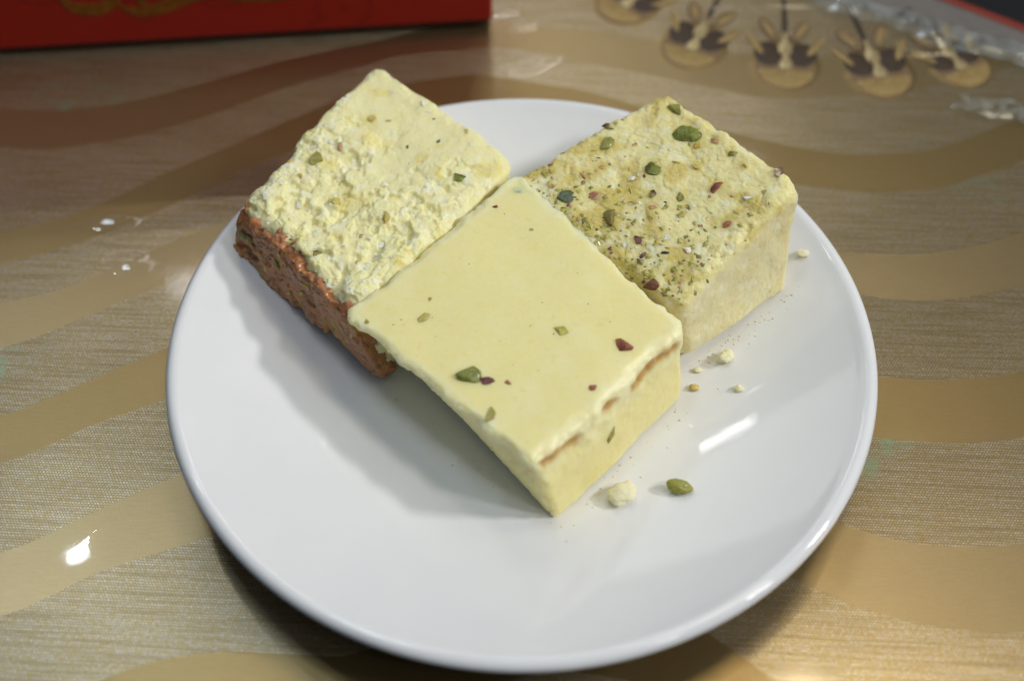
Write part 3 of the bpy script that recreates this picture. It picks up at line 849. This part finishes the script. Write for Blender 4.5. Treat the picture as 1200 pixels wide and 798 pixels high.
# ------------------------------------------------------------------ pistachio pieces
def nut_mat(name, c1, c2, skin, rough=0.4, coat=0.25):
    m = NT(name)
    v = m.coords(1000)
    at = m.n('ShaderNodeVertexColor'); at.layer_name = 'mass'
    g = m.noise(v, 1.5, 4, 0.6)
    c = m.mix(m.ramp(g, [(0.35, 0.0), (0.7, 1.0)]), c1, c2)
    sep = m.n('ShaderNodeSeparateColor'); m.l(at.outputs[0], sep.inputs[0])
    c = m.mix(sep.outputs[0], c, skin)
    m.l(c, m.b.inputs['Base Color'])
    m.set(Roughness=rough, Subsurface_Weight=0.15, Subsurface_Scale=0.0005)
    m.b.inputs['Coat Weight'].default_value = coat
    m.bump(g, 0.00025, 0.7)
    return m.mat
NUTS = {
 'g':   nut_mat('pistachio_green', (0.15, 0.185, 0.02), (0.27, 0.285, 0.04), (0.11, 0.10, 0.02)),
 'g2':  nut_mat('pistachio_light', (0.26, 0.27, 0.03), (0.36, 0.34, 0.06), (0.20, 0.18, 0.03)),
 'dk':  nut_mat('pistachio_blue', (0.05, 0.075, 0.03), (0.10, 0.13, 0.07), (0.55, 0.52, 0.42)),
 'ol':  nut_mat('pistachio_olive', (0.22, 0.19, 0.04), (0.34, 0.27, 0.07), (0.07, 0.045, 0.02)),
 'r':   nut_mat('skin_red', (0.30, 0.085, 0.03), (0.40, 0.14, 0.06), (0.20, 0.05, 0.02)),
 'r2':  nut_mat('skin_brown', (0.18, 0.06, 0.025), (0.28, 0.11, 0.05), (0.10, 0.03, 0.02)),
 'dkr': nut_mat('skin_dark', (0.14, 0.075, 0.035), (0.30, 0.19, 0.10), (0.55, 0.46, 0.33)),
 'pk':  nut_mat('skin_pink', (0.52, 0.28, 0.12), (0.60, 0.38, 0.18), (0.40, 0.16, 0.07)),
 'pu':  nut_mat('skin_purple', (0.15, 0.05, 0.045), (0.24, 0.09, 0.07), (0.09, 0.03, 0.03)),
 'bk':  nut_mat('speck_black', (0.035, 0.025, 0.015), (0.06, 0.035, 0.02), (0.03, 0.02, 0.01)),
 'or':  nut_mat('nut_amber', (0.47, 0.29, 0.03), (0.55, 0.37, 0.06), (0.36, 0.19, 0.02)),
 'yb':  nut_mat('nut_yellow', (0.58, 0.46, 0.09), (0.66, 0.55, 0.16), (0.48, 0.33, 0.05), 0.45),
 'yb2': nut_mat('nut_gold', (0.58, 0.44, 0.10), (0.68, 0.55, 0.20), (0.50, 0.36, 0.08), 0.45),
 'yg':  nut_mat('nut_yellowgreen', (0.48, 0.43, 0.07), (0.56, 0.52, 0.12), (0.42, 0.36, 0.05)),
 'yg2': nut_mat('nut_olive_gold', (0.46, 0.38, 0.07), (0.54, 0.46, 0.12), (0.38, 0.28, 0.04)),
 'gbr': nut_mat('pistachio_browned', (0.30, 0.27, 0.04), (0.40, 0.35, 0.08), (0.32, 0.14, 0.05)),
 'c':   nut_mat('crumb_cream', (0.82, 0.76, 0.46), (0.88, 0.84, 0.60), (0.8, 0.7, 0.4), 0.6, 0.0),
 'w':   nut_mat('milk_grain', (0.84, 0.82, 0.66), (0.88, 0.87, 0.75), (0.82, 0.78, 0.55), 0.7, 0.0),
}
def chip_mesh(seed, sx, sy, sz, npts=None):
    """chopped nut piece: an irregular angular solid, skin on one side, edges a little worn"""
    r = random.Random(seed)
    bm = bmesh.new()
    for _ in range(npts or r.randint(9, 13)):
        d = Vector((r.gauss(0, 1), r.gauss(0, 1), r.gauss(0, 1))).normalized() * r.uniform(0.82, 1.12)
        bm.verts.new(d)
    h = bmesh.ops.convex_hull(bm, input=bm.verts[:])
    bmesh.ops.delete(bm, geom=[e for e in h['geom_interior'] if isinstance(e, bmesh.types.BMVert)], context='VERTS')
    for q in bm.verts: q.co = Vector((q.co.x * sx, q.co.y * sy, q.co.z * sz)) * 1.32 * MM
    bmesh.ops.bevel(bm, geom=bm.edges[:], offset=min(sx, sy, sz) * 0.3 * MM, segments=2, affect='EDGES', profile=0.5, clamp_overlap=True)
    bmesh.ops.triangulate(bm, faces=bm.faces[:])
    bmesh.ops.subdivide_edges(bm, edges=bm.edges[:], cuts=1, use_grid_fill=True)
    sk = Vector((r.gauss(0, 1), r.gauss(0, 1), r.gauss(0, 0.6))).normalized()
    cl = bm.verts.layers.float_color.new('mass')
    jit = min(sx, sy, sz) * 0.035 * MM
    for q in bm.verts:
        n = Vector((q.co.x / sx, q.co.y / sy, q.co.z / sz)) / MM
        q.co += Vector((r.gauss(0, 1), r.gauss(0, 1), r.gauss(0, 1))) * jit
        t = 1.0 if n.normalized().dot(sk) > 0.45 + r.uniform(-0.1, 0.1) else 0.0
        q[cl] = (t, t, t, 1)
    bmesh.ops.recalc_face_normals(bm, faces=bm.faces[:])
    me = bpy.data.meshes.new('chip'); bm.to_mesh(me); bm.free()
    me.polygons.foreach_set('use_smooth', [True] * len(me.polygons))
    try: me.set_sharp_from_angle(angle=math.radians(38))
    except Exception: pass
    return me

def place_bits(bits, bvh, root, seed0):
    for k, (x, y, size, kind) in enumerate(bits):
        r = random.Random(seed0 + k)
        hit = bvh.ray_cast(Vector((x * MM, y * MM, 0.1)), Vector((0, 0, -1)))
        if hit[0] is None: continue
        loc, nrm = hit[0], hit[1]
        nrm = (nrm + Vector((0, 0, 1.2))).normalized()
        rad = size * 0.16 * (0.62 if kind in ('w', 'yb', 'yb2') else 0.95)
        asp = r.uniform(0.6, 0.85)
        flat = {'w': 0.45, 'yb': 0.22, 'yb2': 0.16, 'pk': 0.3, 'yg': 0.22, 'yg2': 0.2, 'or': 0.35}.get(kind, 0.42)
        me = chip_mesh(seed0 + k, rad * 1.12, rad * asp * 1.12, max(rad * flat, 0.16))
        me.materials.append(NUTS[kind])
        nm = 'milk_grain' if kind == 'w' else 'pistachio_piece'
        o = bpy.data.objects.new(nm, me); col.objects.link(o)
        q = nrm.to_track_quat('Z', 'Y').to_matrix().to_4x4()
        lift = {'yb': 0.22, 'yb2': 0.1, 'yg': 0.03, 'yg2': 0.0, 'w': 0.0}.get(kind, 0.0) * rad * MM
        o.matrix_basis = Matrix.Translation(loc + nrm * lift) @ q @ Matrix.Rotation(r.uniform(0, 6.28), 4, 'Z')
        under(o, root)

NF = [(-9.9, -14.9, 15, 'g'), (-6.5, -16.1, 7, 'pu'), (-6.8, -23.8, 11, 'gbr'), (7.5, -4.6, 9, 'yg'), (19.1, -8.0, 10, 'r'), (13.2, -17.6, 5, 'r'), (-18.8, -1.4, 8, 'yg2'), (-17.6, 3.1, 3, 'yg2'), (-5.0, 25.8, 3, 'r'), (2.3, 19.9, 3, 'yg2'), (-29.7, -2.1, 4, 'yg2'), (-2.4, -16.4, 4, 'pk')]
NL = [(-42.7, 40.3, 11, 'gbr'), (-37.0, 43.1, 8, 'pk'), (-12.5, 34.3, 10, 'g'), (-47.8, 40.2, 6, 'yb'), (-27.0, 23.2, 12, 'yb'), (-37.2, 28.5, 11, 'yb'), (-31.1, 51.8, 8, 'yb'), (-27.7, 51.3, 5, 'yb'), (-11.2, 47.2, 8, 'yb2'), (-31.9, 19.3, 8, 'yb2'), (-40.2, 15.5, 7, 'ol'), (-16.9, 45.1, 3, 'g'), (-23.3, 43.3, 3, 'g'), (-18.0, 51.5, 2, 'bk'), (-45.6, 35.3, 6, 'yg2'), (-20.6, 55.9, 8, 'w'), (-51.8, 29.3, 8, 'w'), (-45.1, 28.2, 9, 'w'), (-27.8, 32.7, 9, 'w'), (-39.5, 44.8, 7, 'w'), (-43.0, 44.0, 8, 'w'), (-27.9, 18.0, 9, 'w'), (-32.3, 13.0, 6, 'yb2'), (-19.0, 63.3, 4, 'w'), (-49.6, 34.8, 8, 'w')]
place_bits(NR, bvh_r, sw_r, 1000)
place_bits(NF, bvh_f, sw_f, 2000)
place_bits(NL, bvh_l, sw_l, 3000)

def place_side(bits, bvh, root, seed0, out):
    """pieces set into a side face: start point outside the face, looking inwards"""
    out = Vector(out).normalized()
    for k, (x, y, z, size, kind, turn) in enumerate(bits):
        hit = bvh.ray_cast(Vector((x, y, z)) * MM + out * 0.02, -out)
        if hit[0] is None: continue
        rad = size * 0.15
        me = chip_mesh(seed0 + k, rad * 1.3, rad * 0.62, rad * 0.4)
        me.materials.append(NUTS[kind])
        o = bpy.data.objects.new('pistachio_piece', me); col.objects.link(o)
        q = out.to_track_quat('Z', 'Y').to_matrix().to_4x4()
        o.matrix_basis = Matrix.Translation(hit[0] - out * rad * 0.1 * MM) @ q @ Matrix.Rotation(turn, 4, 'Z')
        under(o, root)
place_side([(16.8, -21.5, 14.8, 9, 'gbr', 0.9)], bvh_f, sw_f, 4000, (0.72, -0.69, 0.1))
crust_bits = []
rr_ = random.Random(9)
for k in range(16):
    t_, h_ = 0.06 + 0.9 * (k + rr_.uniform(0, 0.8)) / 16, rr_.uniform(0.15, 0.8)
    pt = [((tD[i] * (1 - t_) + tA[i] * t_) * h_ + (bD[i] * (1 - t_) + bA[i] * t_) * (1 - h_)) for i in range(3)]
    crust_bits.append((pt[0], pt[1], pt[2], rr_.uniform(4, 8), rr_.choice(['or', 'yg2', 'or', 'ol', 'r', 'yb2']), rr_.uniform(0, 3)))
crust_bits[0] = (-56.5, 25.0, 20.0, 12, 'ol', 0.3)
place_side(crust_bits, bvh_c, sw_l, 4100, (-0.74, -0.62, 0.15))

# fine nut dust and milk grains, too small to pick apart: one part per sweet and colour
def dust(name, bvh, root, region, n, kinds, smin, smax, seed, mat, dens=None):
    r = random.Random(seed)
    V, F = [], []
    tries = 0
    while n > 0 and tries < 20000:
        tries += 1
        u, v_ = r.random(), r.random()
        A, B, C, D = [np.array(q[:2]) for q in region]
        x, y = (A * (1 - u) + B * u) * (1 - v_) + (D * (1 - u) + C * u) * v_
        if dens is not None and r.random() > dens(x, y): continue
        hit = bvh.ray_cast(Vector((x * MM, y * MM, 0.1)), Vector((0, 0, -1)))
        if hit[0] is None: continue
        n -= 1
        s = r.uniform(smin, smax) * MM
        el = r.uniform(0.35, 0.9)
        a = r.uniform(0, 6.28)
        M = hit[1].to_track_quat('Z', 'Y').to_matrix() @ Matrix.Rotation(a, 3, 'Z')
        base = len(V)
        pts = [(1, 0, 0), (0.2, el, 0), (-1, 0.1, 0), (-0.1, -el, 0), (0.05, 0.02, 0.3), (0, 0, -0.5)]
        for p in pts:
            q = hit[0] + M @ (Vector((p[0] + r.uniform(-.2, .2), p[1] + r.uniform(-.1, .1), p[2])) * s)
            V.append(tuple(q))
        for i in range(4):
            j = (i + 1) % 4
            F += [(base + i, base + j, base + 4), (base + j, base + i, base + 5)]
    me = bpy.data.meshes.new(name); me.from_pydata(V, [], F); me.update()
    o = link(name, me, mat, None, smooth=False)
    under(o, root)
    o['kind'] = 'stuff'
    return o
def front_left(x, y):
    """how thickly the nuts lie: densest along the edge that touches the front sweet"""
    d = ((x - 31.0) * 0.68 + (y - 1.0) * 0.73)          # mm away from that edge
    return max(0.03, math.exp(-max(d, 0) / 9.0))
for n_, a_, b_, sd_, kd_ in ((22, 0.22, 0.6, 11, 'r2'), (4, 0.15, 0.3, 12, 'bk'), (80, 0.35, 1.0, 13, 'yg2'), (90, 0.35, 1.1, 25, 'yg'), (30, 0.35, 0.95, 21, 'ol'), (50, 0.3, 0.8, 22, 'pk'), (10, 0.3, 0.7, 23, 'pu'), (30, 0.3, 0.8, 24, 'g2')):
    dust('nut_dust', bvh_r, sw_r, R_top, n_, None, a_, b_, sd_, NUTS[kd_], front_left)
dust('milk_grains', bvh_r, sw_r, R_top, 260, None, 0.12, 0.4, 14, NUTS['w'])
dust('milk_grains', bvh_l, sw_l, L_top, 160, None, 0.2, 0.6, 15, NUTS['w'], lambda x, y: 1.0 if x * 0.62 + y * 0.55 < 12 else 0.12)
dust('nut_dust', bvh_l, sw_l, L_top, 22, None, 0.12, 0.3, 16, NUTS['yg2'])
dust('nut_dust', bvh_f, sw_f, F_top, 16, None, 0.10, 0.26, 17, NUTS['yg2'])
dust('nut_dust', bvh_f, sw_f, F_top, 7, None, 0.10, 0.25, 18, NUTS['r2'])

# ------------------------------------------------------------------ loose crumbs on the saucer
def crumb_mesh(seed, sx, sy, sz):
    bm = bmesh.new()
    bmesh.ops.create_icosphere(bm, subdivisions=4, radius=1)
    cl = bm.verts.layers.float_color.new('mass')
    P = np.array([q.co[:] for q in bm.verts])
    h = 1 + 0.55 * (fbm(P * 1.1 + seed * 3.7, 3, seed) - 0.5) + 0.30 * (lumps(P + seed, 0.75, seed) - 0.4)
    for q, k in zip(bm.verts, h):
        q.co = Vector((q.co.x * sx, q.co.y * sy, q.co.z * sz)) * float(k) * MM
        q[cl] = (0, 0, 0, 1)
    me = bpy.data.meshes.new('crumb'); bm.to_mesh(me); bm.free()
    me.polygons.foreach_set('use_smooth', [True] * len(me.polygons))
    return me

def loose(name, x, y, sx, sy, sz, mat, seed, label, cat, group=None, rot=0.0):
    me = crumb_mesh(seed, sx, sy, sz)
    me.materials.append(mat)
    o = bpy.data.objects.new(name, me); col.objects.link(o)
    zmin = min(v.co.z for v in me.vertices)
    o.location = (x * MM, y * MM, float(inner_z(math.hypot(x, y))) * MM - zmin - 0.00005)
    o.rotation_euler.z = rot
    return tag(o, label, cat, group)
G = 'crumbs fallen on the saucer'
loose('crumb', 18.9, -29.8, 2.9, 2.3, 1.5, NUTS['c'], 71, 'large cream crumb on the saucer just right of the front sweet', 'crumb', G, 0.4)
loose('pistachio_piece', 29.8, -29.2, 2.3, 1.5, 1.1, NUTS['g2'], 72, 'olive green pistachio bit lying alone on the bare saucer', 'pistachio', None, -0.2)
loose('crumb', 41.4, 1.8, 1.8, 1.4, 1.0, NUTS['c'], 73, 'medium cream crumb on the saucer below the nutty sweet', 'crumb', G, 0.9)
loose('crumb', 34.8, -4.6, 1.0, 0.8, 0.5, NUTS['yb2'], 74, 'tiny yellowish crumb beside the right corner of the smooth sweet', 'crumb', G)
loose('crumb', 43.3, -6.2, 0.9, 0.75, 0.5, NUTS['c'], 75, 'tiny pale crumb farthest from the sweets on the open right of the saucer', 'crumb', G)
loose('crumb', 58.8, 23.4, 1.1, 0.9, 0.6, NUTS['c'], 76, 'small crumb near the saucer rim right of the nutty sweet', 'crumb', G)
loose('crumb', 35.8, -0.2, 0.8, 0.6, 0.4, NUTS['c'], 77, 'faint speck of crumb in the notch between front and right sweets', 'crumb', G)

# fine crumb dust shed round the sweets
r = random.Random(41)
V, F = [], []
for k in range(120):
    if k < 60:      # along the right face of the nutty sweet
        t_ = r.random(); x = 33.4 + 22 * t_ + abs(r.gauss(0, 2.2)); y = 1.6 + 15 * t_ - abs(r.gauss(0, 2.2))
    elif k < 95:    # along the right face of the front sweet
        t_ = r.random(); x = 6.5 + 26 * t_ + abs(r.gauss(0, 2.0)); y = -35.2 + 28.6 * t_ - abs(r.gauss(0, 2.0))
    else:
        t_ = r.random(); x = 6.5 - 36 * t_ - abs(r.gauss(0, 2.0)); y = -35.2 + 37 * t_ - abs(r.gauss(0, 1.5))
    z = float(inner_z(math.hypot(x, y)))
    sz = r.uniform(0.08, 0.34)
    b0 = len(V)
    for p in ((1, 0, 0), (0.1, 0.8, 0), (-0.9, 0.1, 0), (-0.1, -0.8, 0), (0, 0, 0.75), (0, 0, -0.2)):
        V.append(((x + (p[0] + r.uniform(-.25, .25)) * sz) * MM, (y + (p[1] + r.uniform(-.25, .25)) * sz) * MM, (z + 0.1 * sz + p[2] * sz) * MM))
    for i in range(4):
        j = (i + 1) % 4
        F += [(b0 + i, b0 + j, b0 + 4), (b0 + j, b0 + i, b0 + 5)]
tag(link('crumb_dust', mesh_np('crumb_dust', V, F), NUTS['c']), 'fine pale crumb dust scattered on the saucer round the sweets', 'crumbs', kind='stuff')
